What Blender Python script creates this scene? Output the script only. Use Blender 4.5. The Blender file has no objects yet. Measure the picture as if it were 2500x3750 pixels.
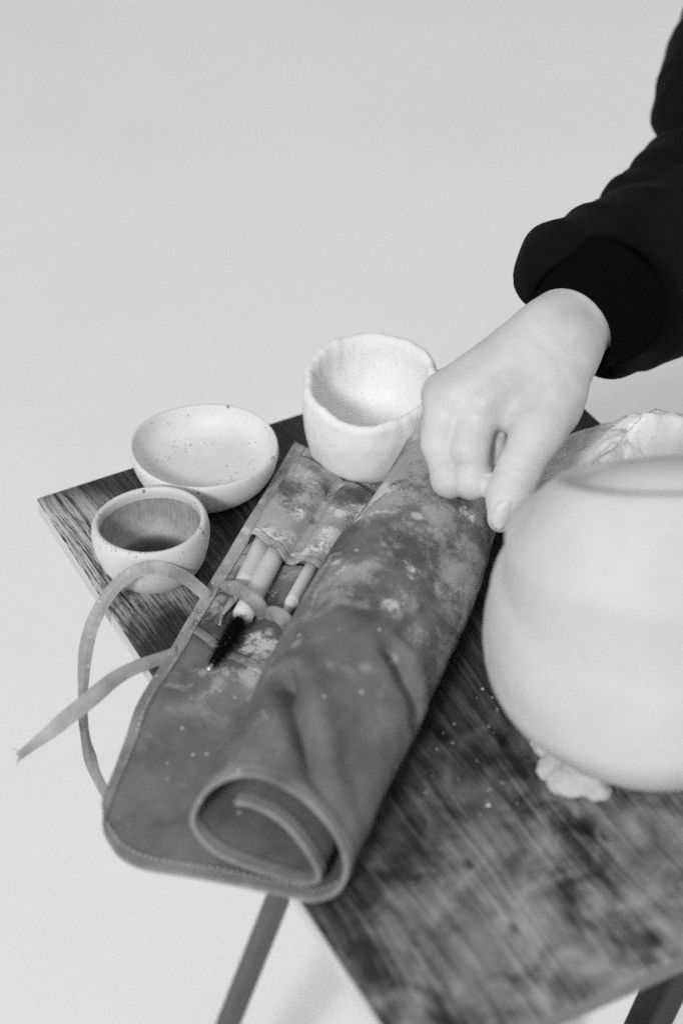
import bpy, bmesh, math, random
import numpy as np
from mathutils import Matrix, Vector, noise

random.seed(7)
rng = np.random.default_rng(7)
scene = bpy.context.scene
COL = scene.collection

# ------------------------------------------------------------------ camera
cam_data = bpy.data.cameras.new("camera")
cam = bpy.data.objects.new("camera", cam_data)
COL.objects.link(cam)
cam_data.sensor_fit = 'VERTICAL'
cam_data.sensor_height = 36.0
cam_data.sensor_width = 24.0
cam_data.lens = 73.668
cam_data.clip_start = 0.05
cam_data.clip_end = 60.0
cam.matrix_world = Matrix.Translation((-0.4794, -0.8393, 1.5700)) @ Matrix(((0.892056, 0.303356, -0.334981), (-0.450321, 0.534273, -0.715376), (-0.038042, 0.789004, 0.613209))).to_4x4()
cam_data.dof.use_dof = True
cam_data.dof.focus_distance = 1.345
cam_data.dof.aperture_fstop = 3.5
cam_data.dof.aperture_blades = 0
scene.camera = cam
scene.render.resolution_x = 682
scene.render.resolution_y = 1024

# ------------------------------------------------------------------ light
world = bpy.data.worlds.new("World")
scene.world = world
world.use_nodes = True
wbg = world.node_tree.nodes["Background"]
wbg.inputs[0].default_value = (1, 1, 1, 1)
wbg.inputs[1].default_value = 0.515

def area_light(name, loc, target, sx, sy, power):
    ld = bpy.data.lights.new(name, 'AREA')
    ld.shape = 'RECTANGLE'
    ld.size, ld.size_y, ld.energy = sx, sy, power
    lo = bpy.data.objects.new(name, ld)
    COL.objects.link(lo)
    lo.location = loc
    lo.rotation_euler = (Vector(target) - Vector(loc)).to_track_quat('-Z', 'Y').to_euler()
    return lo

area_light("window_light", (-3.36, -3.06, 3.67), (0.0, 0.0, 0.72), 0.72, 0.72, 190)

scene.view_settings.view_transform = 'Standard'
scene.view_settings.look = 'None'
scene.view_settings.exposure = 0.10
scene.view_settings.gamma = 1.0
scene.render.engine = 'CYCLES'
scene.cycles.use_denoising = False
scene.cycles.use_adaptive_sampling = True
scene.cycles.adaptive_threshold = 0.035
scene.cycles.adaptive_min_samples = 20
scene.cycles.max_bounces = 8
scene.cycles.diffuse_bounces = 5

T = 0.72          # height of the table top

# ------------------------------------------------------------------ helpers
def link(name, mesh, mat=None, parent=None, smooth=True):
    o = bpy.data.objects.new(name, mesh)
    COL.objects.link(o)
    if mat is not None:
        mesh.materials.clear()
        mesh.materials.append(mat)
    if smooth:
        for p in mesh.polygons:
            p.use_smooth = True
    if parent is not None:
        o.parent = parent
    return o

def tag(o, label=None, cat=None, group=None, kind=None):
    if label: o["label"] = label
    if cat: o["category"] = cat
    if group: o["group"] = group
    if kind: o["kind"] = kind
    return o

def empty(name, loc):
    o = bpy.data.objects.new(name, None)
    COL.objects.link(o)
    o.empty_display_size = 0.05
    o.location = loc
    return o

def pyd(name, verts, faces):
    m = bpy.data.meshes.new(name)
    m.from_pydata([tuple(map(float, v)) for v in verts], [], [tuple(map(int, f)) for f in faces])
    m.update()
    return m

def adopt(o, parent):
    """parent without moving (the parent carries only a translation)"""
    o.parent = parent
    o.matrix_parent_inverse = Matrix.Translation(-Vector(parent.location))

def grid_faces(nu, nv, wrap_v=False):
    f = []
    for i in range(nu - 1):
        for j in range(nv if wrap_v else nv - 1):
            j2 = (j + 1) % nv
            f.append((i * nv + j, i * nv + j2, (i + 1) * nv + j2, (i + 1) * nv + j))
    return f

def solidify(o, th, offset=0.0):
    m = o.modifiers.new("thickness", 'SOLIDIFY')
    m.thickness = th
    m.offset = offset
    return m

def bevel(o, w, seg=2):
    m = o.modifiers.new("bevel", 'BEVEL')
    m.width = w; m.segments = seg
    m.limit_method = 'ANGLE'
    return m

def box_mesh(name, sx, sy, sz, z0=None):
    bm = bmesh.new()
    bmesh.ops.create_cube(bm, size=1.0)
    for v in bm.verts:
        v.co.x *= sx; v.co.y *= sy; v.co.z *= sz
        if z0 is not None: v.co.z += z0 + sz / 2
    m = bpy.data.meshes.new(name); bm.to_mesh(m); bm.free()
    return m

def spline(pts, n):
    """Catmull-Rom through pts (k,d) -> (n,d), evenly in chord length"""
    p = np.asarray(pts, float)
    q = np.vstack([2 * p[0] - p[1], p, 2 * p[-1] - p[-2]])
    out = []
    for i in range(1, len(q) - 2):
        a, b, c_, d = q[i - 1], q[i], q[i + 1], q[i + 2]
        for t in np.linspace(0, 1, 40, endpoint=False):
            out.append(0.5 * ((2 * b) + (-a + c_) * t + (2 * a - 5 * b + 4 * c_ - d) * t * t + (-a + 3 * b - 3 * c_ + d) * t ** 3))
    out.append(p[-1]); out = np.array(out)
    L = np.concatenate([[0], np.cumsum(np.linalg.norm(np.diff(out[:, :3], axis=0), axis=1))])
    s = np.linspace(0, L[-1], n)
    return np.stack([np.interp(s, L, out[:, k]) for k in range(out.shape[1])], 1)

def tube_mesh(name, pts, radii, seg=12, caps=True):
    p = np.asarray(pts, float); n = len(p)
    r = np.asarray(radii, float) * np.ones(n)
    tan = np.gradient(p, axis=0); tan /= np.linalg.norm(tan, axis=1)[:, None]
    up = np.array([0, 0, 1.0])
    if abs(tan[0] @ up) > 0.9: up = np.array([1.0, 0, 0])
    verts = []
    for i in range(n):
        a = np.cross(tan[i], up); a /= np.linalg.norm(a); b = np.cross(a, tan[i])
        for k in range(seg):
            th = 2 * math.pi * k / seg
            verts.append(p[i] + r[i] * (math.cos(th) * a + math.sin(th) * b))
    faces = grid_faces(n, seg, True)
    if caps:
        faces.append(tuple(range(seg))[::-1]); faces.append(tuple((n - 1) * seg + k for k in range(seg)))
    return pyd(name, verts, faces)

def ribbon_mesh(name, pts, widths, facing, sag=0.0, cross=5):
    p = np.asarray(pts, float); n = len(p)
    w = np.asarray(widths, float) * np.ones(n)
    tan = np.gradient(p, axis=0); tan /= np.linalg.norm(tan, axis=1)[:, None]
    fac = np.asarray(facing, float)
    if fac.ndim == 1: fac = np.tile(fac, (n, 1))
    verts = []
    for i in range(n):
        a = np.cross(tan[i], fac[i]); a /= np.linalg.norm(a); nn = np.cross(a, tan[i])
        for k in range(cross):
            x = k / (cross - 1) * 2 - 1
            verts.append(p[i] + a * w[i] * x + nn * sag * (1 - abs(x)))
    return pyd(name, verts, grid_faces(n, cross))

def lathe(name, prof, seg, fn):
    """prof: (r,z) list from outside bottom centre over the rim to inside centre; fn(i,theta,r,z)->(r,z)"""
    verts = []; n = len(prof)
    for i, (r, z) in enumerate(prof):
        for k in range(seg):
            th = 2 * math.pi * k / seg
            rr, zz = fn(i / (n - 1), th, r, z)
            verts.append((rr * math.cos(th), rr * math.sin(th), zz))
    faces = grid_faces(n, seg, True)
    faces.append(tuple(range(seg))[::-1]); faces.append(tuple((n - 1) * seg + k for k in range(seg)))
    return pyd(name, verts, faces)

def dense(prof, n):
    return [tuple(v) for v in spline([(r, z, 0) for r, z in prof], n)[:, :2]]

def fbm(p, sc, seed=0.0, oct_=4):
    return noise.fractal(Vector((p[0] * sc + seed, p[1] * sc - seed * 1.7, p[2] * sc + seed * 0.3)), 1.0, 2.0, oct_)

# ---------------------------------------------------------------- SDF -> mesh
def cone_sdf(X, a, ra, b, rb):
    a = np.asarray(a); b = np.asarray(b); ba = b - a
    h = np.clip(((X - a) @ ba) / (ba @ ba), 0, 1)
    return np.linalg.norm(X - a - h[..., None] * ba, axis=-1) - (ra + (rb - ra) * h)

def smin(d1, d2, k):
    if k <= 0: return np.minimum(d1, d2)
    h = np.clip(0.5 + 0.5 * (d2 - d1) / k, 0, 1)
    return d2 * (1 - h) + d1 * h - k * h * (1 - h)

def smax(a, b, k): return -smin(-a, -b, k)

def surface_nets(name, fn, lo, hi, step, smooth_iter=2):
    lo = np.asarray(lo, float); hi = np.asarray(hi, float)
    n = np.ceil((hi - lo) / step).astype(int) + 1
    ax = [lo[i] + step * np.arange(n[i]) for i in range(3)]
    V = np.empty(n, np.float32)
    for i0 in range(0, n[0], 24):
        G = np.stack(np.meshgrid(ax[0][i0:i0 + 24], ax[1], ax[2], indexing='ij'), -1)
        V[i0:i0 + 24] = fn(G)
    S = V < 0
    nc = n - 1
    acc = np.zeros((*nc, 3)); cnt = np.zeros(nc)
    corners = [(i, j, k) for i in (0, 1) for j in (0, 1) for k in (0, 1)]
    sl = lambda c: tuple(slice(c[d], c[d] + nc[d]) for d in range(3))
    for c0 in corners:
        for d in range(3):
            if c0[d] == 0:
                c1 = list(c0); c1[d] = 1; c1 = tuple(c1)
                v0 = V[sl(c0)]; v1 = V[sl(c1)]
                m = (v0 < 0) != (v1 < 0)
                t = np.where(m, v0 / np.where(m, v0 - v1, 1), 0)
                for e in range(3):
                    acc[..., e] += np.where(m, c0[e] + (t if e == d else 0), 0)
                cnt += m
    act = cnt > 0
    idx = -np.ones(nc, int); idx[act] = np.arange(act.sum())
    ijk = np.argwhere(act)
    P_ = lo + step * (ijk + acc[act] / cnt[act][:, None])
    faces = []
    for d in range(3):
        e, g = (d + 1) % 3, (d + 2) % 3
        a = [slice(None)] * 3; b = [slice(None)] * 3
        a[d] = slice(0, -1); b[d] = slice(1, None)
        s0 = S[tuple(a)]; s1 = S[tuple(b)]
        for flip in (False, True):
            m = (s0 & ~s1) if not flip else (~s0 & s1)
            q = np.argwhere(m)
            ok = (q[:, e] > 0) & (q[:, g] > 0) & (q[:, e] < nc[e]) & (q[:, g] < nc[g])
            q = q[ok]
            def cell(de, dg):
                r = q.copy(); r[:, e] += de; r[:, g] += dg
                return idx[r[:, 0], r[:, 1], r[:, 2]]
            quad = np.stack([cell(-1, -1), cell(0, -1), cell(0, 0), cell(-1, 0)], 1)
            if flip: quad = quad[:, ::-1]
            faces.append(quad)
    F = np.concatenate(faces)
    F = F[(F >= 0).all(1)]
    for _ in range(smooth_iter):
        s = np.zeros_like(P_); c_ = np.zeros(len(P_))
        for k in range(4):
            i, j = F[:, k], F[:, (k + 1) % 4]
            np.add.at(s, i, P_[j]); np.add.at(c_, i, 1)
            np.add.at(s, j, P_[i]); np.add.at(c_, j, 1)
        P_ = 0.4 * P_ + 0.6 * s / np.maximum(c_, 1)[:, None]
    m = bpy.data.meshes.new(name)
    m.vertices.add(len(P_)); m.vertices.foreach_set("co", P_.astype(np.float32).ravel())
    m.loops.add(F.size); m.loops.foreach_set("vertex_index", F.astype(np.int32).ravel())
    m.polygons.add(len(F)); m.polygons.foreach_set("loop_start", np.arange(0, F.size, 4, dtype=np.int32))
    m.update(calc_edges=True); m.validate()
    return m

# ------------------------------------------------------------------ materials
class NT:
    def __init__(self, name, rough=0.7, spec=0.3):
        self.m = bpy.data.materials.new(name); self.m.use_nodes = True
        self.t = self.m.node_tree; self.b = self.t.nodes["Principled BSDF"]
        self.b.inputs["Roughness"].default_value = rough
        self.b.inputs["Specular IOR Level"].default_value = spec
        self.co = self.t.nodes.new("ShaderNodeTexCoord").outputs["Object"]
    def l(self, a, b): self.t.links.new(a, b)
    def new(self, k): return self.t.nodes.new(k)
    def map(self, scale=(1, 1, 1), loc=(0, 0, 0), rot=(0, 0, 0), src=None):
        n = self.new("ShaderNodeMapping")
        n.inputs["Scale"].default_value = scale; n.inputs["Location"].default_value = loc; n.inputs["Rotation"].default_value = rot
        self.l(src or self.co, n.inputs["Vector"]); return n.outputs[0]
    def noise(self, scale, detail=4, rough=0.55, vec=None, dist=0.0):
        n = self.new("ShaderNodeTexNoise")
        n.inputs["Scale"].default_value = scale; n.inputs["Detail"].default_value = detail
        n.inputs["Roughness"].default_value = rough; n.inputs["Distortion"].default_value = dist
        self.l(vec or self.co, n.inputs["Vector"]); return n.outputs["Fac"]
    def vor(self, scale, vec=None, feature='F1', rand=1.0):
        n = self.new("ShaderNodeTexVoronoi"); n.feature = feature
        n.inputs["Scale"].default_value = scale; n.inputs["Randomness"].default_value = rand
        self.l(vec or self.co, n.inputs["Vector"]); return n
    def ramp(self, src, stops, interp='LINEAR'):
        n = self.new("ShaderNodeValToRGB"); n.color_ramp.interpolation = interp
        el = n.color_ramp.elements
        while len(el) < len(stops): el.new(0.5)
        for e, (p, v) in zip(el, stops):
            e.position = p; e.color = (v, v, v, 1)
        self.l(src, n.inputs[0]); return n.outputs[0]
    def math(self, op, a, b=None, c=None, clamp=False):
        n = self.new("ShaderNodeMath"); n.operation = op; n.use_clamp = clamp
        for i, v in enumerate((a, b, c)):
            if v is None: continue
            if isinstance(v, (int, float)): n.inputs[i].default_value = v
            else: self.l(v, n.inputs[i])
        return n.outputs[0]
    def mix(self, fac, a, b):
        n = self.new("ShaderNodeMix"); n.data_type = 'FLOAT'
        for i, v in ((0, fac), (2, a), (3, b)):
            if isinstance(v, (int, float)): n.inputs[i].default_value = v
            else: self.l(v, n.inputs[i])
        return n.outputs[0]
    def sep(self, src=None):
        n = self.new("ShaderNodeSeparateXYZ"); self.l(src or self.co, n.inputs[0]); return n.outputs
    def step(self, v, lo, hi):
        n = self.new("ShaderNodeMapRange"); n.interpolation_type = 'SMOOTHSTEP'
        n.inputs["From Min"].default_value = lo; n.inputs["From Max"].default_value = hi
        self.l(v, n.inputs["Value"]); return n.outputs[0]
    def color(self, v):
        i = self.b.inputs["Base Color"]
        if isinstance(v, (int, float)): i.default_value = (v, v, v, 1)
        else: self.l(v, i)
        return self
    def roughness(self, v): self.l(v, self.b.inputs["Roughness"]); return self
    def bump(self, h, strength=0.3, dist=0.001):
        n = self.new("ShaderNodeBump"); n.inputs["Strength"].default_value = strength; n.inputs["Distance"].default_value = dist
        self.l(h, n.inputs["Height"]); self.l(n.outputs[0], self.b.inputs["Normal"]); return self

def mat_paper():
    n = NT("white seamless paper", 0.9, 0.1)
    v = n.math("ADD", n.math("MULTIPLY", n.noise(3.0, 3), 0.45), n.math("MULTIPLY", n.noise(190, 3, 0.7), 0.55)); v = n.ramp(v, [(0.35, 0.825), (0.65, 0.885)])
    return n.color(v).m

def mat_wood():
    n = NT("worn dark stained wood", 0.55, 0.35)
    x, y, z = n.sep()
    # growth lines run along y and wander a little
    wob = n.math('MULTIPLY', n.math('SUBTRACT', n.noise(1.0, 3, 0.5, n.map((9, 2.6, 9))), 0.5), 0.055)
    gx = n.math('ADD', x, wob)
    comb = n.new("ShaderNodeCombineXYZ"); n.l(gx, comb.inputs[0]); n.l(y, comb.inputs[1]); n.l(z, comb.inputs[2])
    gv = comb.outputs[0]
    lines = n.noise(1.0, 5, 0.68, n.map((480, 9, 50), src=gv))
    fine = n.noise(1.0, 4, 0.7, n.map((900, 60, 200), src=gv))
    pores = n.noise(1.0, 3, 0.6, n.map((1500, 160, 400), src=gv))
    blot = n.noise(15.0, 6, 0.62)
    blot2 = n.noise(1.0, 5, 0.62, n.map((22, 11, 22), (3.1, 1.7, 0)))
    smud = n.noise(38.0, 5, 0.6, None, 0.5)
    g = n.math('ADD', n.math('MULTIPLY', lines, 0.55), n.math('ADD', n.math('MULTIPLY', fine, 0.28), n.math('MULTIPLY', pores, 0.17)))
    dark = n.ramp(g, [(0.40, 0.003), (0.50, 0.018), (0.58, 0.055), (0.66, 0.14)])
    light = n.ramp(g, [(0.43, 0.03), (0.465, 0.20), (0.51, 0.46), (0.60, 0.56)])
    # stain worn through along the left edge towards the far corner
    edge = n.math('ADD', n.math('MULTIPLY', x, -1.0), n.math('MULTIPLY', n.math('SUBTRACT', blot, 0.5), 0.10))
    bare = n.math('MULTIPLY', n.step(edge, 0.112, 0.150), n.step(n.math('ADD', y, n.math('MULTIPLY', n.math('SUBTRACT', blot2, 0.5), 0.15)), 0.10, 0.16))
    bare = n.math('MULTIPLY', bare, n.step(n.math('ADD', n.math('MULTIPLY', y, -1.0), n.math('MULTIPLY', n.math('SUBTRACT', x, -0.187), -0.9)), -0.30, -0.245))
    c1 = n.mix(bare, dark, light)
    # dry clay dust rubbed into the front half
    fr = n.step(n.math('ADD', n.math('MULTIPLY', y, -1.0), n.math('MULTIPLY', x, 0.6)), -0.03, 0.17)
    pat = n.math('ADD', n.math('MULTIPLY', blot2, 0.6), n.math('ADD', n.math('MULTIPLY', smud, 0.25), n.math('MULTIPLY', lines, 0.15)))
    dust = n.math('MULTIPLY', fr, n.step(pat, 0.40, 0.54))
    dustc = n.ramp(n.math('ADD', n.math('MULTIPLY', lines, 0.5), n.math('MULTIPLY', smud, 0.5)), [(0.38, 0.07), (0.5, 0.22), (0.62, 0.42)])
    base = n.mix(fr, c1, n.math('ADD', n.math('MULTIPLY', c1, 1.0), n.math('MULTIPLY', n.step(smud, 0.35, 0.7), 0.035)))
    c2 = n.mix(n.math('MULTIPLY', dust, 0.85), base, dustc)
    # knots and dents
    kn = n.vor(8.5, n.map((1, 0.6, 1), (0.36, 0.17, 0)))
    kd = n.math('ADD', kn.outputs["Distance"], n.math('MULTIPLY', n.math('SUBTRACT', smud, 0.5), 0.16))
    knot = n.step(kd, 0.05, 0.13)
    c3 = n.math('MULTIPLY', c2, n.mix(knot, 0.12, 1.0))
    dent = n.step(n.vor(21.0, n.map((1, 0.5, 1), (1.36, 0.7, 0))).outputs["Distance"], 0.05, 0.11)
    c3 = n.math('MULTIPLY', c3, n.mix(dent, 0.35, 1.0))
    for (kx, ky, _), rad in (((-0.0245, -0.1655, 0.7200), 0.0075), ((-0.0213, -0.1784, 0.7200), 0.003), ((-0.0954, -0.1595, 0.7200), 0.004), ((-0.0963, -0.2097, 0.7200), 0.005), ((-0.0606, -0.0648, 0.7200), 0.007), ((-0.0316, -0.0850, 0.7200), 0.006), ((-0.0374, -0.2519, 0.7200), 0.006)):
        dx = n.math('MULTIPLY', n.math('SUBTRACT', x, kx), 1.25); dy = n.math('MULTIPLY', n.math('SUBTRACT', y, ky), 0.75)
        dd = n.math('SQRT', n.math('ADD', n.math('MULTIPLY', dx, dx), n.math('MULTIPLY', dy, dy)))
        dd = n.math('ADD', dd, n.math('MULTIPLY', n.math('SUBTRACT', smud, 0.5), rad * 3.2))
        c3 = n.math('MULTIPLY', c3, n.mix(n.step(dd, rad * 0.3, rad * 1.5), 0.14, 1.0))
    n.color(c3)
    n.roughness(n.ramp(blot, [(0.3, 0.45), (0.7, 0.75)]))
    return n.bump(g, 0.4, 0.0009).m

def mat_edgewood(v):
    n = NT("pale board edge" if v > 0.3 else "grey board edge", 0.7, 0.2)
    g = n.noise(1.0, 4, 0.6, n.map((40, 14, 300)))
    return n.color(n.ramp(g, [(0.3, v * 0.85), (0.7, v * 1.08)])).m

def mat_plain(name, v, rough=0.6, spec=0.3, var=0.06, sc=40, bump=0.0):
    n = NT(name, rough, spec)
    g = n.noise(sc, 5)
    n.color(n.ramp(g, [(0.3, v * (1 - var)), (0.7, v * (1 + var))]))
    if bump: n.bump(g, bump, 0.0006)
    return n.m

def mat_speckled(name, v, rough=0.45, dens=0.5, inside=None, rim_z=0.03):
    n = NT(name, rough, 0.4)
    x, y, z = n.sep()
    base = n.ramp(n.noise(45, 4), [(0.3, v * 0.93), (0.7, v * 1.04)])
    vo = n.vor(330); big = n.vor(150)
    pick = n.step(n.noise(60, 2), 0.5, 0.62)
    sp = n.math('MULTIPLY', n.math('LESS_THAN', vo.outputs["Distance"], 0.20), pick)
    near_rim = n.step(n.math('ABSOLUTE', n.math('SUBTRACT', z, rim_z)), 0.010, 0.001)
    rr = n.math('MULTIPLY', n.math('LESS_THAN', big.outputs["Distance"], 0.20), n.step(n.noise(85, 2), 0.47, 0.55))
    rr = n.math('MULTIPLY', rr, n.mix(near_rim, 0.12, 1.0))
    sp = n.math('MAXIMUM', n.math('MULTIPLY', sp, dens), n.math('MULTIPLY', rr, 0.75))
    c = n.mix(sp, base, 0.09)
    n.color(c)
    return n.bump(n.noise(120, 4), 0.12, 0.0006).m

def mat_glaze():
    n = NT("streaky dark glaze", 0.16, 0.5)
    x, y, z = n.sep()
    g = n.noise(1.0, 4, 0.6, n.map((900, 900, 120)))
    big = n.noise(60, 4)
    up = n.step(z, 0.0058, 0.0085)
    wall = n.ramp(n.math('ADD', n.math('MULTIPLY', g, 0.6), n.math('MULTIPLY', big, 0.4)), [(0.3, 0.20), (0.7, 0.46)])
    low = n.ramp(g, [(0.3, 0.012), (0.7, 0.05)])
    n.color(n.mix(up, low, wall))
    n.roughness(n.mix(up, 0.12, 0.62))
    return n.bump(g, 0.08, 0.0004).m

def mat_clay(name="dry white clay", v=0.78):
    n = NT(name, 0.85, 0.15)
    a = n.noise(22, 5); b = n.noise(260, 3)
    n.color(n.ramp(a, [(0.3, v * 0.93), (0.7, v * 1.02)]))
    cr = n.vor(75, n.map((1, 1, 0.35)), 'DISTANCE_TO_EDGE')
    crack = n.math('MULTIPLY', n.step(cr.outputs["Distance"], 0.03, 0.0), n.step(n.noise(35, 2), 0.55, 0.68))
    h = n.math('SUBTRACT', n.math('ADD', n.math('MULTIPLY', a, 1.0), n.math('MULTIPLY', b, 0.25)), n.math('MULTIPLY', crack, 0.25))
    return n.bump(h, 0.45, 0.002).m

def mat_canvas(name, lo, hi, smudge=1.0, along=True):
    n = NT(name, 0.86, 0.16)
    x, y, z = n.sep()
    rot = n.map((1, 1, 1), (0, 0, 0), (0, 0, math.radians(-44)))
    rx, ry, rz = n.sep(rot)
    wx = n.new("ShaderNodeTexWave"); wx.inputs["Scale"].default_value = 420; wx.inputs["Distortion"].default_value = 1.5
    n.l(rot, wx.inputs["Vector"])
    wy = n.new("ShaderNodeTexWave"); wy.bands_direction = 'Y'; wy.inputs["Scale"].default_value = 420; wy.inputs["Distortion"].default_value = 1.5
    n.l(rot, wy.inputs["Vector"])
    weave = n.math('MULTIPLY', wx.outputs["Fac"], wy.outputs["Fac"])
    a = n.noise(26, 5, 0.6); b = n.noise(110, 4, 0.6); fib = n.noise(900, 2)
    base = n.ramp(n.math('ADD', n.math('MULTIPLY', a, 0.7), n.math('MULTIPLY', b, 0.3)), [(0.32, lo), (0.68, hi)])
    base = n.math('MULTIPLY', base, n.mix(weave, 0.85, 1.12))
    # rubbed-in clay: cloudy smears plus harder daubs, heaviest at the far (hand) end
    far = n.step(n.math('ADD', x, y), -0.20, -0.02)
    dry = n.math('ADD', n.math('MULTIPLY', n.math('SUBTRACT', weave, 0.35), 0.07), n.math('MULTIPLY', n.math('SUBTRACT', n.noise(420, 3, 0.6), 0.5), 0.16))
    sm = n.math('ADD', n.noise(21, 8, 0.66, n.map((1.0, 1.0, 1), (2.3, 0.4, 0.1), (0, 0, 0.8)), 0.25), dry)
    far2 = n.step(n.math('ADD', x, y), -0.04, 0.10)
    cloud = n.math('MULTIPLY', n.step(n.math('ADD', sm, n.math('MULTIPLY', far2, 0.075)), 0.48, 0.60), n.mix(far, 0.06, 1.0))
    db = n.math('ADD', n.noise(27, 6, 0.6, n.map((1, 1, 1), (5.2, 1.1, 0.7)), 0.2), dry)
    daub = n.math('MULTIPLY', n.step(n.math('ADD', db, n.math('MULTIPLY', far2, 0.025)), 0.605, 0.63), n.mix(far, 0.0, 1.0))
    sv = n.vor(48, n.map((1, 1, 1), (0.7, 0.2, 0.4)))
    spots = n.math('MULTIPLY', n.math('MULTIPLY', n.step(sv.outputs['Distance'], 0.26, 0.10), n.step(n.noise(24, 3, 0.5, n.map((1, 1, 1), (1.7, 4.2, 0.4))), 0.50, 0.56)), n.mix(far, 0.08, 0.75))
    daub = n.math('MAXIMUM', daub, spots)
    dots = n.math('MULTIPLY', n.math('LESS_THAN', n.vor(95).outputs["Distance"], 0.13), n.step(n.noise(30, 2), 0.48, 0.6))
    dk = n.math('MULTIPLY', n.step(n.noise(24, 4, 0.5, n.map((1, 1, 1), (9.1, 3.3, 0))), 0.50, 0.66), n.mix(far, 0.15, 0.42))
    c = n.math('MULTIPLY', base, n.math('SUBTRACT', 1.0, dk))
    c = n.mix(n.math('MULTIPLY', cloud, 0.58 * smudge), c, 0.54)
    c = n.mix(n.math('MULTIPLY', n.math('MAXIMUM', daub, n.math('MULTIPLY', dots, 0.7)), 0.9 * smudge), c, 0.66)
    n.color(c)
    h = n.math('ADD', n.math('MULTIPLY', weave, 0.5), n.math('ADD', n.math('MULTIPLY', b, 0.8), n.math('MULTIPLY', fib, 0.25)))
    return n.bump(h, 0.35, 0.0008).m

def mat_skin():
    n = NT("skin", 0.5, 0.3)
    a = n.noise(40, 4); v = n.vor(700)
    n.color(n.ramp(n.math("ADD", n.math("MULTIPLY", a, 0.6), n.math("MULTIPLY", n.noise(11, 3), 0.4)), [(0.32, 0.47), (0.5, 0.575), (0.68, 0.62)]))
    n.b.inputs["Subsurface Weight"].default_value = 0.12
    n.b.inputs["Subsurface Radius"].default_value = (0.006, 0.006, 0.006)
    n.b.inputs["Subsurface Scale"].default_value = 0.6
    n.bump(n.math('ADD', n.math('MULTIPLY', v.outputs["Distance"], 0.3), n.noise(110, 5, 0.65)), 0.3, 0.0010)
    return n.m

def mat_black():
    n = NT("black cotton jersey", 0.95, 0.03)
    a = n.noise(30, 4); f = n.noise(1200, 2)
    n.color(n.ramp(n.math('ADD', n.math('MULTIPLY', a, 0.5), n.math('MULTIPLY', f, 0.5)), [(0.35, 0.0035), (0.65, 0.0085)]))
    n.b.inputs["Sheen Weight"].default_value = 0.015
    return n.bump(f, 0.4, 0.0006).m

def mat_rib():
    n = NT("black ribbed cuff", 0.95, 0.03)
    f = n.noise(900, 2)
    n.color(n.ramp(f, [(0.3, 0.002), (0.7, 0.004)]))
    return n.bump(f, 0.4, 0.0006).m

def mat_plastic():
    n = NT("thin cloudy plastic", 0.35, 0.4)
    a = n.noise(30, 5, 0.6)
    n.color(n.ramp(a, [(0.3, 0.72), (0.7, 0.86)]))
    n.b.inputs["Transmission Weight"].default_value = 0.04
    return n.bump(n.noise(60, 5, 0.6, None, 0.6), 0.5, 0.004).m

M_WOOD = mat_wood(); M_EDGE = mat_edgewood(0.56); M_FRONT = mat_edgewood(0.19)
M_LEG = mat_plain("grey painted bar", 0.09, 0.45, 0.4, 0.12, 30)
M_LEG_SHADE = mat_plain("grey bar in shade", 0.012, 0.45, 0.4, 0.12, 30)  # front bars: shade put into the colour as a darker copy of M_LEG
M_CANVAS = mat_canvas("waxed canvas", 0.12, 0.225)
M_POCKET = mat_canvas("pocket canvas", 0.08, 0.20, 1.15)
M_BIND = mat_canvas("canvas binding tape", 0.14, 0.34, 1.1)
M_TAPE = mat_canvas("pale cotton tape", 0.22, 0.47, 0.8)
M_THREAD = mat_plain("pale thread", 0.45, 0.9, 0.1)
M_CLAY = mat_clay(); M_VASE = mat_clay("white bisque", 0.535)
M_SKIN = mat_skin(); M_BLACK = mat_black(); M_RIB = mat_rib()
M_STICK = mat_plain("pale boxwood", 0.62, 0.55, 0.25, 0.08, 60, 0.1)
M_METAL = NT("dull steel", 0.35, 0.5); M_METAL.color(0.55); M_METAL.b.inputs["Metallic"].default_value = 0.9; M_METAL = M_METAL.m
M_BRISTLE = mat_plain("black bristle", 0.008, 0.5, 0.3)

# ------------------------------------------------------------------ setting
def build_backdrop():
    prof = [(-4.0, 0.0)] + [(y, 0.0) for y in np.linspace(-3, 4.0, 8)]
    for a in np.linspace(0, 90, 13)[1:]:
        prof.append((4.0 + 1.4 * math.sin(math.radians(a)), 1.4 - 1.4 * math.cos(math.radians(a))))
    prof.append((5.4, 4.2))
    verts = []
    for (y, z) in prof:
        for x in (-5.0, 0.0, 6.0): verts.append((x, y, z))
    o = link("floor", pyd("floor", verts, grid_faces(len(prof), 3)), mat_paper())
    tag(o, "seamless white paper floor of the studio", None, None, "structure")
build_backdrop()

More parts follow.
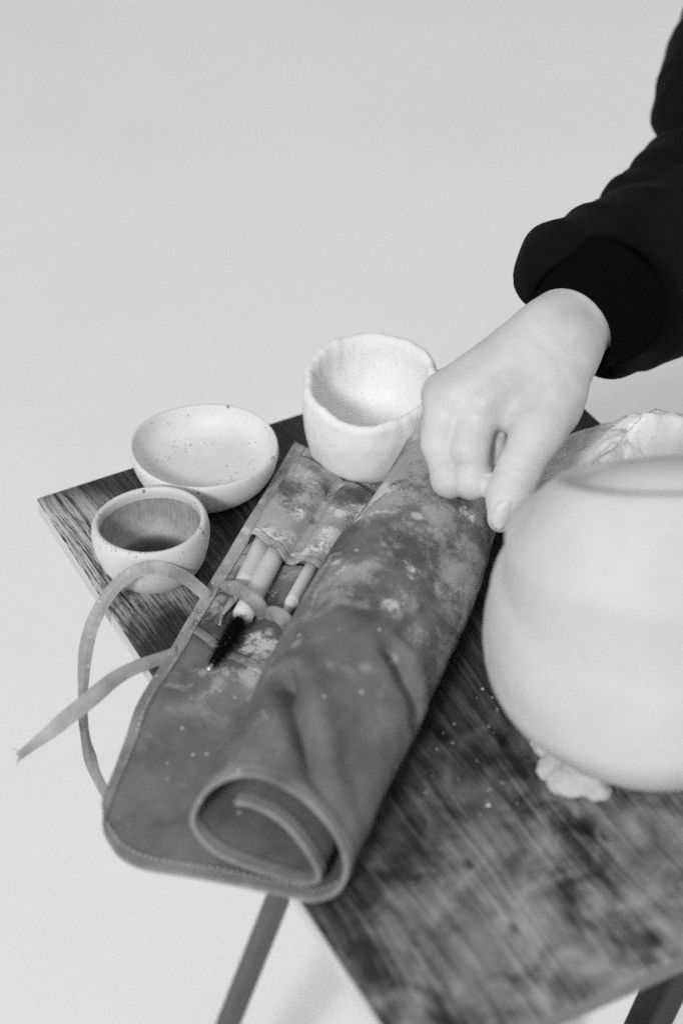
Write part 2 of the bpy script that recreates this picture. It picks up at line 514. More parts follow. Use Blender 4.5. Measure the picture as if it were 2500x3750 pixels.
# ------------------------------------------------------------------ table
HX, HY, TH_ = 0.18727, 0.26797, 0.0135
def build_table():
    t = empty("folding_table", (0, 0, 0))
    tag(t, "small folding table with worn dark wooden top and crossed legs", "table")
    m = box_mesh("tabletop", HX * 2, HY * 2, TH_)
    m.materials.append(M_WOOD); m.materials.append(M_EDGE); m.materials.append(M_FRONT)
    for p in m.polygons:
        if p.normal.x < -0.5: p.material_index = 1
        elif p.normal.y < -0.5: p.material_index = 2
    o = bpy.data.objects.new("tabletop", m); COL.objects.link(o)
    o.location = (0, 0, T - TH_ / 2); o.parent = t
    bevel(o, 0.0018, 3)
    def bar(x0, x1, y, w, d, mat):
        z0 = T - TH_ - 0.0005; z1 = 0.001
        a = Vector((x0, y, z0)); b = Vector((x1, y, z1))
        L = (b - a).length; ang = math.atan2(b.x - a.x, a.z - b.z)
        mm = box_mesh("leg", w, d, L - 0.01)
        oo = link("leg", mm, mat, t, False)
        oo.location = (a + b) / 2; oo.rotation_euler = (0, -ang, 0)
        bevel(oo, 0.0015, 2)
    bar(0.080, -0.185, -0.180, 0.019, 0.020, M_LEG_SHADE)
    bar(-0.110, 0.185, -0.157, 0.019, 0.020, M_LEG_SHADE)
    bar(0.0685, -0.233, 0.165, 0.0145, 0.014, M_LEG)
    bar(-0.110, 0.185, 0.145, 0.0145, 0.014, M_LEG)
    for y in (-0.168, 0.155):
        r = link("rail", box_mesh("rail", 0.30, 0.018, 0.012), M_LEG, t, False)
        r.location = (0, y + (0.03 if y < 0 else -0.03), T - TH_ - 0.0065)
build_table()

# ------------------------------------------------------------------ pottery
def vessel(name, loc, prof_out, n, seg, fn, mat_out, mat_in=None, i_in=None):
    m = lathe(name, dense(prof_out, n), seg, fn)
    o = link(name, m, mat_out)
    if mat_in is not None:
        m.materials.append(mat_in)
        for p in m.polygons:
            if p.index // seg >= i_in and p.index < seg * (n - 1) or p.index == len(m.polygons) - 1: p.material_index = 1
    o.location = loc
    return o

def cup_fn(u, th, r, z):
    k = 1 + 0.008 * math.cos(2 * th + 0.6) + 0.005 * math.sin(3 * th)
    return r * k, z + 0.0006 * math.sin(2 * th + 1.0) * (z / 0.04)
cup_prof = [(0.003, 0), (0.022, 0), (0.0268, 0.0012), (0.0325, 0.010), (0.0362, 0.022), (0.0372, 0.030), (0.0366, 0.0365), (0.0352, 0.0400),
            (0.0336, 0.0408), (0.0323, 0.0395), (0.0319, 0.036), (0.0325, 0.027), (0.0315, 0.016), (0.027, 0.0085), (0.020, 0.0062), (0.0185, 0.0052), (0.009, 0.0052), (0.002, 0.0062)]
cup = vessel("cup", (-0.1459, 0.1583, T), cup_prof, 70, 96, cup_fn, mat_speckled("pale stoneware", 0.60, 0.62, 0.6, None, 0.04), mat_glaze(), 41)
tag(cup, "small round stoneware cup with dark glazed inside, at the left of the table", "cup")

def bowl_fn(u, th, r, z):
    k = 0.968 + 0.012 * math.cos(2 * th + 0.3) + 0.007 * math.sin(3 * th + 1)
    return r * k, z + (-0.0030 * (z / 0.034) * math.cos(th + 0.47) + 0.0006 * math.sin(3 * th)) * min(1.0, r / 0.04) ** 2
bowl_prof = [(0.003, 0), (0.029, 0), (0.033, 0.0008), (0.0405, 0.006), (0.0470, 0.016), (0.0502, 0.026), (0.0503, 0.0315), (0.0496, 0.0338),
             (0.0488, 0.0343), (0.0480, 0.0334), (0.0466, 0.0290), (0.0430, 0.0225), (0.0375, 0.0185), (0.030, 0.0165), (0.022, 0.0158), (0.014, 0.0155), (0.008, 0.0154), (0.003, 0.0154)]
bowl = vessel("bowl", (-0.0802, 0.2235, T), bowl_prof, 60, 110, bowl_fn, mat_speckled("speckled white glaze", 0.68, 0.55, 0.8, None, 0.033))
tag(bowl, "wide shallow white bowl with dark specks, at the far edge of the table", "bowl")

def pot_fn(u, th, r, z):
    q = (math.cos(th), math.sin(th), z * 20)
    n1 = noise.noise(Vector((q[0] * 1.6, q[1] * 1.6, 0.4)))
    n2 = noise.noise(Vector((q[0] * 6, q[1] * 6, z * 60)))
    aw = math.cos(th) * 0.424 + math.sin(th) * 0.906
    hz = z / 0.055
    k = 1 + 0.045 * n1 + 0.020 * n2 + 0.004 * noise.noise(Vector((q[0] * 22, q[1] * 22, z * 200))) + hz * (0.085 * aw * aw + 0.03 * aw) - 0.012
    dz = hz * 0.0045 * aw + hz ** 2 * (0.0022 * noise.noise(Vector((q[0] * 2.2 + 5, q[1] * 2.2, 0))) + 0.0009 * noise.noise(Vector((q[0] * 9, q[1] * 9, 2))))
    near = math.exp(-((math.atan2(math.sin(th - 4.1), math.cos(th - 4.1))) / 0.42) ** 2)
    dz -= 0.0022 * hz ** 3 * near
    return r * k, z + dz
pot_prof = [(0.003, 0), (0.037, 0), (0.0415, 0.0015), (0.0452, 0.009), (0.0470, 0.022), (0.0476, 0.036), (0.0470, 0.049), (0.0462, 0.0545),
            (0.0440, 0.0572), (0.0418, 0.0568), (0.0400, 0.0545), (0.0392, 0.049), (0.0390, 0.036), (0.036, 0.022), (0.030, 0.014), (0.018, 0.012), (0.003, 0.012)]
pot = vessel("pinch_pot", (0.0352, 0.2015, T + 0.0035), pot_prof, 80, 128, pot_fn, M_CLAY)
tag(pot, "white unglazed pinch pot with uneven cracked rim, beside the knuckles", "pot")

# big pale vase in front
def build_vase():
    c = np.array([0.050, -0.118]); away = np.array([0.424, 0.906])
    prof = [(0.004, 0), (0.044, 0.0), (0.052, 0.0015), (0.0605, 0.0085), (0.0740, 0.0225), (0.0865, 0.0370), (0.0955, 0.0520), (0.0983, 0.066), (0.0965, 0.085), (0.0938, 0.097),
            (0.0912, 0.107), (0.0893, 0.115), (0.0882, 0.125), (0.0874, 0.134), (0.0862, 0.1425), (0.0800, 0.1540), (0.0725, 0.1660), (0.0660, 0.1755), (0.0615, 0.1812), (0.0585, 0.1824),
            (0.0558, 0.1812), (0.0540, 0.1790), (0.0510, 0.1765), (0.0465, 0.1785), (0.040, 0.1840), (0.032, 0.1890), (0.022, 0.1922), (0.013, 0.1938), (0.007, 0.1942), (0.004, 0.1943)]
    prof = dense(prof, 110); seg = 120
    verts = []
    for i, (r, z) in enumerate(prof):
        w = max(0.0, (z - 0.11) / 0.07)
        for k in range(seg):
            th = 2 * math.pi * k / seg
            d = np.array([math.cos(th), math.sin(th)])
            n1 = noise.noise(Vector((d[0] * 1.3, d[1] * 1.3, z * 14)))
            n2 = noise.noise(Vector((d[0] * 3.5 + 3, d[1] * 3.5, z * 45)))
            n3 = noise.fractal(Vector((d[0] * 9, d[1] * 9, z * 120)), 1.0, 2.0, 3)
            kink = math.exp(-((math.atan2(math.sin(th - 2.68), math.cos(th - 2.68))) / 0.55) ** 2)
            stepk = 1 / (1 + math.exp((z - 0.1115) / 0.0022)) - 1 / (1 + math.exp((z - 0.085) / 0.012))
            rr = r * (1 + 0.022 * n1 + 0.012 * n2 + 0.0030 * n3 + 0.0008 * math.sin(z * 330 + 2 * n1)) + kink * (0.0030 * stepk - 0.0010 * math.exp(-((z - 0.122) / 0.010) ** 2))
            dz = -(d @ away) * rr * 0.53 * w ** 1.15
            verts.append((rr * d[0], rr * d[1], z + dz))
    faces = grid_faces(len(prof), seg, True)
    faces.append(tuple(range(seg))[::-1]); faces.append(tuple((len(prof) - 1) * seg + k for k in range(seg)))
    v = link("clay_form", pyd("clay_form", verts, faces), M_VASE)
    v.location = (c[0], c[1], T + 0.0005)
    tag(v, "large white hand-built clay vessel with tilted top and torn foot, in the foreground", "vessel")
    # ragged clay left on the foot
    cen = np.array((-0.0104, -0.1383, 0.7240)) - np.array([c[0], c[1], T])
    pts = []
    n = 40
    a = np.array((-0.0232, -0.1194, 0.7240)) - np.array([c[0], c[1], T]); b = np.array((-0.0039, -0.1551, 0.7240)) - np.array([c[0], c[1], T])
    def fn(X):
        d = cone_sdf(X, a + [0.010, 0.012, 0.004], 0.010, b + [-0.004, 0.010, 0.002], 0.009)
        for q, r in LUMPS:
            d = smin(d, np.linalg.norm((X - q) * [1, 1, 1.3], axis=-1) - r * 1.15, 0.004)
        return d
    LUMPS = [(np.array(p) - np.array([c[0], c[1], T]), r) for p, r in
             (((-0.0210, -0.1233, 0.7250), 0.0075), ((-0.0206, -0.1358, 0.7240), 0.0075), ((-0.0137, -0.1404, 0.7240), 0.0075), ((-0.0069, -0.1469, 0.7230), 0.0068), ((-0.0040, -0.1505, 0.7220), 0.0045), ((-0.0158, -0.1352, 0.7280), 0.008), ((-0.0086, -0.1419, 0.7270), 0.007))]
    lo = np.minimum(a, b) - 0.03; hi = np.maximum(a, b) + 0.035; lo[2] = -0.01; hi[2] = 0.03
    def fn2(X):
        d = fn(X) + 0.0013 * np.sin(X[..., 0] * 430 + 2.1 * np.sin(X[..., 1] * 260)) * np.sin(X[..., 1] * 390 + 1 + 1.7 * np.sin(X[..., 0] * 300 + X[..., 2] * 500))
        return np.maximum(d, -X[..., 2])
    foot = link("torn_foot", surface_nets("torn_foot", fn2, lo, hi, 0.0014, 1), M_VASE, v)
build_vase()

# ------------------------------------------------------------------ tool roll
U2 = np.array([-0.717, -0.697]); V2 = np.array([-0.697, 0.717])
def st(s, t, z): return np.array([s * U2[0] + t * V2[0], s * U2[1] + t * V2[1], T + z])
SEC = np.array([  # t, z, near end s, far end s
    (0.1740, 0.0014, 0.1930, -0.157), (0.1660, 0.0014, 0.2075, -0.154), (0.1540, 0.0014, 0.2170, -0.149), (0.1400, 0.0014, 0.2250, -0.142), (0.1200, 0.0014, 0.2290, -0.133), (0.0900, 0.0014, 0.2300, -0.127),
    (0.0600, 0.0014, 0.2300, -0.127), (0.0350, 0.0014, 0.2300, -0.128), (0.0232, 0.0022, 0.2300, -0.130), (0.0100, 0.0120, 0.2280, -0.130), (0.0065, 0.0264, 0.2220, -0.132),
    (0.0150, 0.0425, 0.2155, -0.133), (0.0322, 0.0555, 0.2100, -0.134), (0.0530, 0.0622, 0.2072, -0.135), (0.0700, 0.0600, 0.2070, -0.135), (0.0865, 0.0475, 0.2080, -0.134),
    (0.0960, 0.0310, 0.2100, -0.133), (0.0965, 0.0190, 0.2140, -0.132), (0.0830, 0.0105, 0.2200, -0.130), (0.0650, 0.0080, 0.2225, -0.130), (0.0450, 0.0068, 0.2240, -0.130),
    (0.0300, 0.0078, 0.2250, -0.130), (0.0215, 0.0160, 0.2240, -0.130), (0.0340, 0.0290, 0.2160, -0.130), (0.0474, 0.0386, 0.2120, -0.130), (0.0620, 0.0440, 0.2115, -0.130), (0.0720, 0.0432, 0.2115, -0.130)])
NA, NS = 300, 190
def build_mat_grid():
    S4 = spline(np.column_stack([SEC[:, 0], SEC[:, 1], np.zeros(len(SEC)), SEC[:, 2], SEC[:, 3], np.arange(len(SEC))]), NA)
    t0, z0, sn, sf, ki = S4[:, 0], S4[:, 1], S4[:, 3], S4[:, 4], S4[:, 5]
    G = np.zeros((NA, NS, 3))
    roll = np.clip((ki - 6.5) / 2.0, 0, 1)
    for i in range(NA):
        s = np.linspace(sf[i], sn[i], NS)
        w = np.interp(s, [-0.135, -0.09, -0.03, 0.03, 0.10, 0.23], [0.84, 0.90, 1.04, 1.08, 1.06, 1.0])
        zs = np.interp(s, [-0.135, -0.09, -0.03, 0.05, 0.23], [0.86, 0.90, 0.98, 1.02, 1.0])
        t = np.where(roll[i] > 0, 0.05 + (t0[i] - 0.05) * (1 + (w - 1) * roll[i]), t0[i])
        z = z0[i] * (1 + (zs - 1) * roll[i])
        # left edge draws in beyond the table edge
        wl = np.clip((t0[i] - 0.115) / 0.059, 0, 1) ** 2
        t = t - 0.0110 * np.clip((s - 0.10) / 0.10, 0, 1.2) ** 1.4 * wl
        p = s[:, None] * U2[None] + t[:, None] * V2[None]
        out = np.clip(-HX - p[:, 0], 0, 1)
        z = z - 0.11 * out * (1 - roll[i]) * np.clip((t0[i] - 0.06) / 0.06, 0, 1)
        G[i, :, 0] = p[:, 0]; G[i, :, 1] = p[:, 1]; G[i, :, 2] = T + z
    return G, t0, ki
def grid_normals(G):
    du = np.gradient(G, axis=0); dv = np.gradient(G, axis=1)
    n = np.cross(du, dv); n /= np.maximum(np.linalg.norm(n, axis=-1), 1e-9)[..., None]
    return n
G, TT, KI = build_mat_grid()
NRM = grid_normals(G)
if NRM[3, NS // 2, 2] < 0: NRM = -NRM      # up on the flat part (inside of the roll)
def wrinkle(G, NRM):
    """on the wrapped part NRM points to the inside of the roll"""
    H = np.zeros(G.shape[:2])
    rollw = np.clip((KI - 8.0) / 2.0, 0, 1)[:, None] * np.clip((18.5 - KI) / 1.5, 0, 1)[:, None]
    flat = (KI < 6.5)[:, None] * 1.0
    for i in range(0, NA):
        for j in range(0, NS):
            p = G[i, j]
            a = (p[0] * U2[0] + p[1] * U2[1]); b = KI[i]
            H[i, j] = noise.fractal(Vector((a * 16, b * 0.75, 3.3)), 1.0, 2.0, 3)
    DISP = 0.0021 * H * rollw + 0.0008 * H * flat
    def crease(path, depth, wid, mask, side=0.0):
        q = spline(path, 60)
        d = np.full(G.shape[:2], 9.0)
        for k in range(60):
            d = np.minimum(d, np.linalg.norm(G - q[k], axis=-1))
        e = np.exp(-(d / wid) ** 2) - 0.22 * np.exp(-((d - wid * 2.1) / (wid * 1.2)) ** 2)
        return depth * e * mask
    DISP = DISP + crease([(-0.1428, -0.0360, 0.7780), (-0.1489, -0.0582, 0.7790), (-0.1556, -0.0831, 0.7800), (-0.1616, -0.1059, 0.7780), (-0.1640, -0.1259, 0.7740), (-0.1585, -0.1388, 0.7650)], 0.0150, 0.0060, rollw)
    DISP = DISP + crease([(-0.0783, -0.0414, 0.7720), (-0.0769, -0.0569, 0.7670), (-0.0753, -0.0678, 0.7600), (-0.0783, -0.0744, 0.7500)], 0.0085, 0.006, rollw)
    DISP = DISP + crease([(0.0264, 0.0529, 0.7700), (-0.0070, 0.0151, 0.7720), (-0.0394, -0.0142, 0.7730), (-0.0644, -0.0312, 0.7730)], 0.003, 0.006, rollw)
    DISP = DISP + crease([(-0.0050, 0.0627, 0.7720), (-0.0406, 0.0298, 0.7750), (-0.0760, -0.0048, 0.7780)], 0.0025, 0.007, rollw)
    DISP = DISP + crease([(-0.1124, -0.0856, 0.7750), (-0.1315, -0.1173, 0.7750), (-0.1462, -0.1348, 0.7650)], 0.003, 0.010, rollw)
    fl = crease([(-0.1283, 0.0352, 0.7200), (-0.1492, 0.0401, 0.7200), (-0.1722, 0.0398, 0.7200), (-0.2002, 0.0338, 0.7200)], 0.0035, 0.014, flat * 1.0)
    DISP = DISP + fl
    fade = np.clip((NS - 1 - np.arange(NS)) / (NS * 0.10), 0, 1)[None] ** 1.5
    DISP = DISP * (fade + (1 - fade) * flat)
    return G + NRM * DISP[..., None]
G = wrinkle(G, NRM)
NRM = grid_normals(G)
if NRM[3, NS // 2, 2] < 0: NRM = -NRM

def build_roll():
    root = empty("tool_roll", st(0.03, 0.08, 0))
    tag(root, "half rolled grey canvas tool roll smeared with clay, under the hand", "tool roll")
    m = pyd("canvas", G.reshape(-1, 3), grid_faces(NA, NS))
    o = link("canvas", m, M_CANVAS); adopt(o, root)
    solidify(o, 0.0014, 0.0)
    # binding: a folded tape round the edges, standing a little proud of both faces
    def strip(name, sub, nsub, th):
        mm = pyd(name, sub.reshape(-1, 3), grid_faces(sub.shape[0], sub.shape[1]))
        oo = link(name, mm, M_BIND); adopt(oo, root); solidify(oo, th, 0.0); bevel(oo, 0.0008, 2)
        return oo
    def inset_rows(k0, k1):   # along the left edge
        return G[k0:k1]
    L = np.concatenate([[0], np.cumsum(np.linalg.norm(np.diff(G[:, NS // 2], axis=0), axis=1))])
    iw = int(np.searchsorted(L, 0.0120))
    left = G[:iw].copy()
    edge = left[0] + (left[0] - left[1]) / np.linalg.norm(left[0] - left[1], axis=1)[:, None] * 0.0012
    strip("binding", np.concatenate([edge[None], left]), 0, 0.0044)
    # near edge
    jw = max(2, int(0.0095 / (0.36 / NS)))
    near = G[:, NS - jw:].copy()
    e2 = near[:, -1] + (near[:, -1] - near[:, -2]) / np.linalg.norm(near[:, -1] - near[:, -2], axis=1)[:, None] * 0.0012
    strip("binding", np.concatenate([near, e2[:, None]], 1)[iw - 1:], 0, 0.0031)
    far = G[:, :jw].copy()
    e3 = far[:, 0] + (far[:, 0] - far[:, 1]) / np.linalg.norm(far[:, 0] - far[:, 1], axis=1)[:, None] * 0.0012
    strip("binding", np.concatenate([e3[:, None], far], 1)[iw - 1:], 0, 0.0031)
    # stitches along the binding
    vs, fs = [], []
    def stitch(a, b, n):
        d = b - a; L_ = np.linalg.norm(d); d = d / L_; w = np.cross(n, d) * 0.00036
        c = len(vs); up = n * 0.0004
        for q in (a - w, a + w, b + w, b - w): vs.append(q)
        for q in (a - w, a + w, b + w, b - w): vs.append(q + up)
        fs.extend([(c, c + 1, c + 2, c + 3), (c + 4, c + 5, c + 6, c + 7), (c, c + 1, c + 5, c + 4), (c + 1, c + 2, c + 6, c + 5), (c + 2, c + 3, c + 7, c + 6), (c + 3, c, c + 4, c + 7)])
    def run(path, nrm):
        Ls = np.concatenate([[0], np.cumsum(np.linalg.norm(np.diff(path, axis=0), axis=1))])
        x = 0.002
        while x + 0.0022 < Ls[-1]:
            q = [np.array([np.interp(y, Ls, path[:, k]) for k in range(3)]) for y in (x, x + 0.0022)]
            nn = np.array([np.interp(x, Ls, nrm[:, k]) for k in range(3)])
            stitch(q[0] + nn * 0.0018, q[1] + nn * 0.0018, nn); x += 0.0040
    run(G[iw - 2], NRM[iw - 2]); run(G[iw:110, NS - jw + 1], NRM[iw:110, NS - jw + 1]); run(G[iw:110, jw - 2], NRM[iw:110, jw - 2])
    so = link("stitching", pyd("stitching", vs, fs), M_THREAD, None, False); adopt(so, root); so["kind"] = "stuff"
    # inner panel behind the tools, with a folded hem at its near side
    def sheet(name, t0, t1, s0, s1, zf, nt, ns, mat, th):
        pts = np.zeros((nt, ns, 3))
        for i, t in enumerate(np.linspace(t0, t1, nt)):
            for j, k in enumerate(np.linspace(0, 1, ns)):
                s = s0(t) * (1 - k) + s1(t) * k
                pts[i, j] = st(s, t, zf(s, t, k))
        oo = link(name, pyd(name, pts.reshape(-1, 3), grid_faces(nt, ns)), mat); adopt(oo, root); solidify(oo, th, 0.0)
        return oo
    hem = lambda t: 0.0505 + 0.023 * np.clip((0.164 - t) / 0.052, 0, 1.3) ** 0.8
    zin = lambda s, t, k: 0.0034 + 0.0012 * math.sin(t * 170) + 0.0009 * noise.noise(Vector((s * 40, t * 60, 1)))
    sheet("inner_panel", 0.1650, 0.094, lambda t: -0.03, hem, zin, 50, 60, M_POCKET, 0.0012)
    sheet("panel_hem", 0.1650, 0.094, lambda t: hem(t) - 0.0065, lambda t: hem(t) + 0.0006, lambda s, t, k: zin(s, t, k) + 0.0010 + 0.0005 * math.sin(math.pi * k), 50, 7, M_BIND, 0.0010)
    # pocket that swells over the tool handles
    ph = lambda t: -0.0400 + 0.0185 * (1 - np.exp(-np.clip((0.164 - t) / 0.020, 0, 9) ** 1.6))
    def zp(s, t, k):
        b1 = 0.0140 * math.exp(-((t - 0.1478) / 0.0172) ** 6)
        b2 = 0.0112 * math.exp(-((t - 0.1160) / 0.0110) ** 4)
        grow = 0.74 + 0.26 * min(1, k * 1.3)
        edge = min(1, (0.1662 - t) / 0.003) if t > 0.1632 else 1
        far_ = min(1, 0.25 + k * 4)
        z = 0.0042 + max(b1, b2, 0.0060 * math.exp(-((t - 0.130) / 0.034) ** 6)) * grow * edge * far_
        z += 0.0014 * noise.noise(Vector((s * 45, t * 90, 5))) * edge
        v = math.exp(-((t - 0.131 - 0.06 * (s + 0.06)) / 0.0035) ** 2)
        return z - 0.0012 * v
    sheet("pocket", 0.1662, 0.092, lambda t: -0.1395 + 0.44 * max(0, 0.165 - t) * (1 if t > 0.1 else 0) + (0.0286 if t <= 0.1 else 0), ph, zp, 90, 80, M_POCKET, 0.0013)
    sheet("pocket_hem", 0.1662, 0.092, lambda t: ph(t) - 0.0055, lambda t: ph(t) + 0.0006, lambda s, t, k: zp(s, t, 1.0) + 0.0007 + 0.0003 * math.sin(math.pi * k), 90, 7, M_POCKET, 0.0009)
    # elastic loop across the handles
    sp = spline([(-0.1185, 0.1130, 0.7230), (-0.1172, 0.1066, 0.7300), (-0.1160, 0.0941, 0.7380), (-0.1138, 0.0824, 0.7400), (-0.1110, 0.0748, 0.7375), (-0.1082, 0.0751, 0.7290), (-0.1067, 0.0765, 0.7245), (-0.1058, 0.0742, 0.7265),
                 (-0.1043, 0.0671, 0.7330), (-0.1026, 0.0596, 0.7355), (-0.1008, 0.0563, 0.7330), (-0.0986, 0.0574, 0.7270)], 90)
    oo = link("elastic_loop", ribbon_mesh("elastic_loop", sp, 0.0047, np.array([-0.335, -0.715, 0.613]), 0.0), M_TAPE); adopt(oo, root); solidify(oo, 0.0011, 0.0)
    # ties
    fc = np.array([-0.335, -0.715, 0.613])
    t1 = spline([(-0.1293, 0.1116, 0.7235), (-0.1340, 0.1171, 0.7300), (-0.1421, 0.1182, 0.7410), (-0.1513, 0.1187, 0.7500), (-0.1615, 0.1213, 0.7540), (-0.1730, 0.1236, 0.7525), (-0.1845, 0.1241, 0.7460), (-0.1935, 0.1246, 0.7360), (-0.2006, 0.1256, 0.7240),
                 (-0.2063, 0.1259, 0.7100), (-0.2119, 0.1211, 0.6980), (-0.2171, 0.1137, 0.6860), (-0.2227, 0.1028, 0.6770), (-0.2272, 0.0902, 0.6710), (-0.2318, 0.0698, 0.6700), (-0.2356, 0.0460, 0.6740), (-0.2380, 0.0198, 0.6800)], 150)
    k = np.linspace(0, 1, 150)
    tw = np.interp(k, [0, .12, .3, .42, .55, .62, .7, .8, .9, 1], [0.6, 0.1, 0.7, 0.2, 0.5, 1.3, 1.6, 0.2, -0.9, -1.4])
    side = np.array([0.6, -0.75, 0.1])
    oo = link("tie", ribbon_mesh("tie", t1, np.interp(k, [0, .5, .6, 1], [.0040, .0045, .0033, .0046]), fc[None] + tw[:, None] * side[None], 0.0009, 3), M_TAPE, None, False); adopt(oo, root); solidify(oo, 0.0007, 0.0)
    t2 = spline([(-0.1681, 0.0739, 0.7230), (-0.1785, 0.0704, 0.7260), (-0.1893, 0.0679, 0.7285), (-0.1998, 0.0662, 0.7295), (-0.2115, 0.0637, 0.7290), (-0.2225, 0.0607, 0.7265), (-0.2339, 0.0583, 0.7230), (-0.2459, 0.0573, 0.7180), (-0.2579, 0.0568, 0.7120), (-0.2677, 0.0572, 0.7070), (-0.2777, 0.0572, 0.7020)], 110)
    k = np.linspace(0, 1, 110)
    tw = np.interp(k, [0, .2, .45, .7, 1], [1.1, 0.9, 0.35, 0.2, 0.1])
    wd = np.interp(k, [0, .3, .5, .75, .9, 1], [.0038, .0043, .0052, .0048, .0032, .0022])
    oo = link("tie", ribbon_mesh("tie", t2, wd, fc[None] + tw[:, None] * side[None], 0.0008, 3), M_TAPE, None, False); adopt(oo, root); solidify(oo, 0.0007, 0.0)
    # frayed threads at the end of that tie
    bm = bmesh.new()
    end = t2[-1]; dirv = (t2[-1] - t2[-6]); dirv /= np.linalg.norm(dirv); a = np.cross(dirv, fc); a /= np.linalg.norm(a)
    vs2, fs2 = [], []
    for q in range(16):
        o_ = end + a * rng.uniform(-0.0024, 0.0024) - dirv * rng.uniform(0, 0.004)
        d = dirv * rng.uniform(0.3, 1) + a * rng.uniform(-1.0, 1.0) + fc * rng.uniform(-.3, .5)
        d /= np.linalg.norm(d); L_ = rng.uniform(0.002, 0.006); w = np.cross(d, fc); w = w / np.linalg.norm(w) * 0.00022
        c = len(vs2); vs2 += [o_ - w, o_ + w, o_ + d * L_ + w * 0.5, o_ + d * L_ - w * 0.5]; fs2.append((c, c + 1, c + 2, c + 3))
    oo = link("frayed_end", pyd("frayed_end", vs2, fs2), M_TAPE, None, False); adopt(oo, root); solidify(oo, 0.0003); oo["kind"] = "stuff"
    bm.free()
    return root
build_roll()

# ------------------------------------------------------------------ tools in the pocket
def handle(name, a, b, r0, r1, mat, parent, round_end=True):
    a = np.array(a); b = np.array(b)
    n = 22; k = np.linspace(0, 1, n)
    pts = a[None] * (1 - k)[:, None] + b[None] * k[:, None]
    r = r0 + (r1 - r0) * k
    if round_end:
        x = np.clip((1 - k) * np.linalg.norm(b - a) / r1, 0, 1)
        r = r * np.sqrt(np.clip(1 - (1 - x) ** 2, 0.03, 1))
    o = link(name, tube_mesh(name, pts, r, 18), mat); adopt(o, parent)
    return o

def tools():
    # knife with a bare steel point
    a = (-0.0532, 0.1680, 0.7255)
    t = empty("modelling_knife", (-0.1013, 0.1178, 0.7200))
    tag(t, "pale wooden clay knife with bent steel point, nearest the canvas edge", "clay tool")
    handle("handle", a, (-0.1103, 0.1011, 0.7305), 0.0060, 0.0064, M_STICK, t)
    bl = spline([(-0.1136, 0.0989, 0.7285), (-0.1183, 0.0964, 0.7288), (-0.1240, 0.0918, 0.7288), (-0.1301, 0.0869, 0.7280)], 20)
    o = link("blade", ribbon_mesh("blade", bl, np.interp(np.linspace(0, 1, 20), [0, .25, .7, 1], [.0016, .0030, .0020, .0009]), np.array([0.2, 0.1, 1.0])), M_METAL); adopt(o, t); solidify(o, 0.0009)
    wr = spline([(-0.1301, 0.0869, 0.7280), (-0.1333, 0.0823, 0.7285), (-0.1358, 0.0781, 0.7285)], 10)
    o = link("point", tube_mesh("point", wr, 0.0009, 8), M_METAL); adopt(o, t)
    # black brush
    t = empty("cleaning_brush", (-0.1165, 0.0861, 0.7200))
    tag(t, "pale handled brush with black bristles lying on the canvas", "brush")
    handle("handle", (-0.0443, 0.1586, 0.7255), (-0.1246, 0.0725, 0.7315), 0.0062, 0.0066, M_STICK, t)
    c0 = np.array((-0.1238, 0.0727, 0.7325)); c1 = np.array((-0.1580, 0.0437, 0.7295))
    ax = (c1 - c0); L = np.linalg.norm(ax); ax /= L
    e1 = np.cross(ax, [0, 0, 1]); e1 /= np.linalg.norm(e1); e2 = np.cross(e1, ax)
    kk = np.linspace(0, 1, 60)
    core = c0[None] + ax[None] * (kk * L)[:, None] + 0.0006 * (np.cos(kk * 90)[:, None] * e1 + np.sin(kk * 90)[:, None] * e2)
    o = link("wire", tube_mesh("wire", core, 0.0008, 8), M_METAL); adopt(o, t)
    tip = tube_mesh("tip", c1[None] + ax[None] * np.linspace(-0.0022, 0.0022, 9)[:, None], 0.0021 * np.sqrt(np.clip(1 - np.linspace(-1, 1, 9) ** 2, 0.02, 1)), 12)
    o = link("tip", tip, M_METAL); adopt(o, t)
    vs, fs = [], []
    for q in range(3600):
        k = rng.uniform(0.02, 0.93); th = rng.uniform(0, 2 * math.pi)
        rad = np.interp(k, [0, .12, .5, .85, 1], [0.0074, 0.0084, 0.0064, 0.0040, 0.0016]) * rng.uniform(0.55, 1.2)
        d = math.cos(th) * e1 + math.sin(th) * e2 + ax * rng.uniform(-0.1, 0.55)
        d /= np.linalg.norm(d); o_ = c0 + ax * k * L
        e = o_ + d * rad
        e[2] = max(e[2], T + 0.0042)
        w = np.cross(d, ax); w = w / np.linalg.norm(w) * 0.00022; w2 = np.cross(d, w) 
        c = len(vs); vs += [o_ - w, o_ + w, o_ + w2, e]
        fs += [(c, c + 1, c + 3), (c + 1, c + 2, c + 3), (c + 2, c, c + 3)]
    o = link("bristles", pyd("bristles", vs, fs), M_BRISTLE, None, False); adopt(o, t); o["kind"] = "stuff"
    # thin stick
    t = empty("modelling_stick", (-0.0850, 0.0827, 0.7200))
    tag(t, "thin pale wooden modelling stick with notched tip, beside the canvas roll", "clay tool")
    handle("handle", (-0.0265, 0.1379, 0.7255), (-0.0892, 0.0742, 0.7295), 0.0041, 0.0042, M_STICK, t, False)
    handle("tip", (-0.0889, 0.0747, 0.7290), (-0.0973, 0.0675, 0.7280), 0.0042, 0.0016, M_STICK, t, False)
tools()

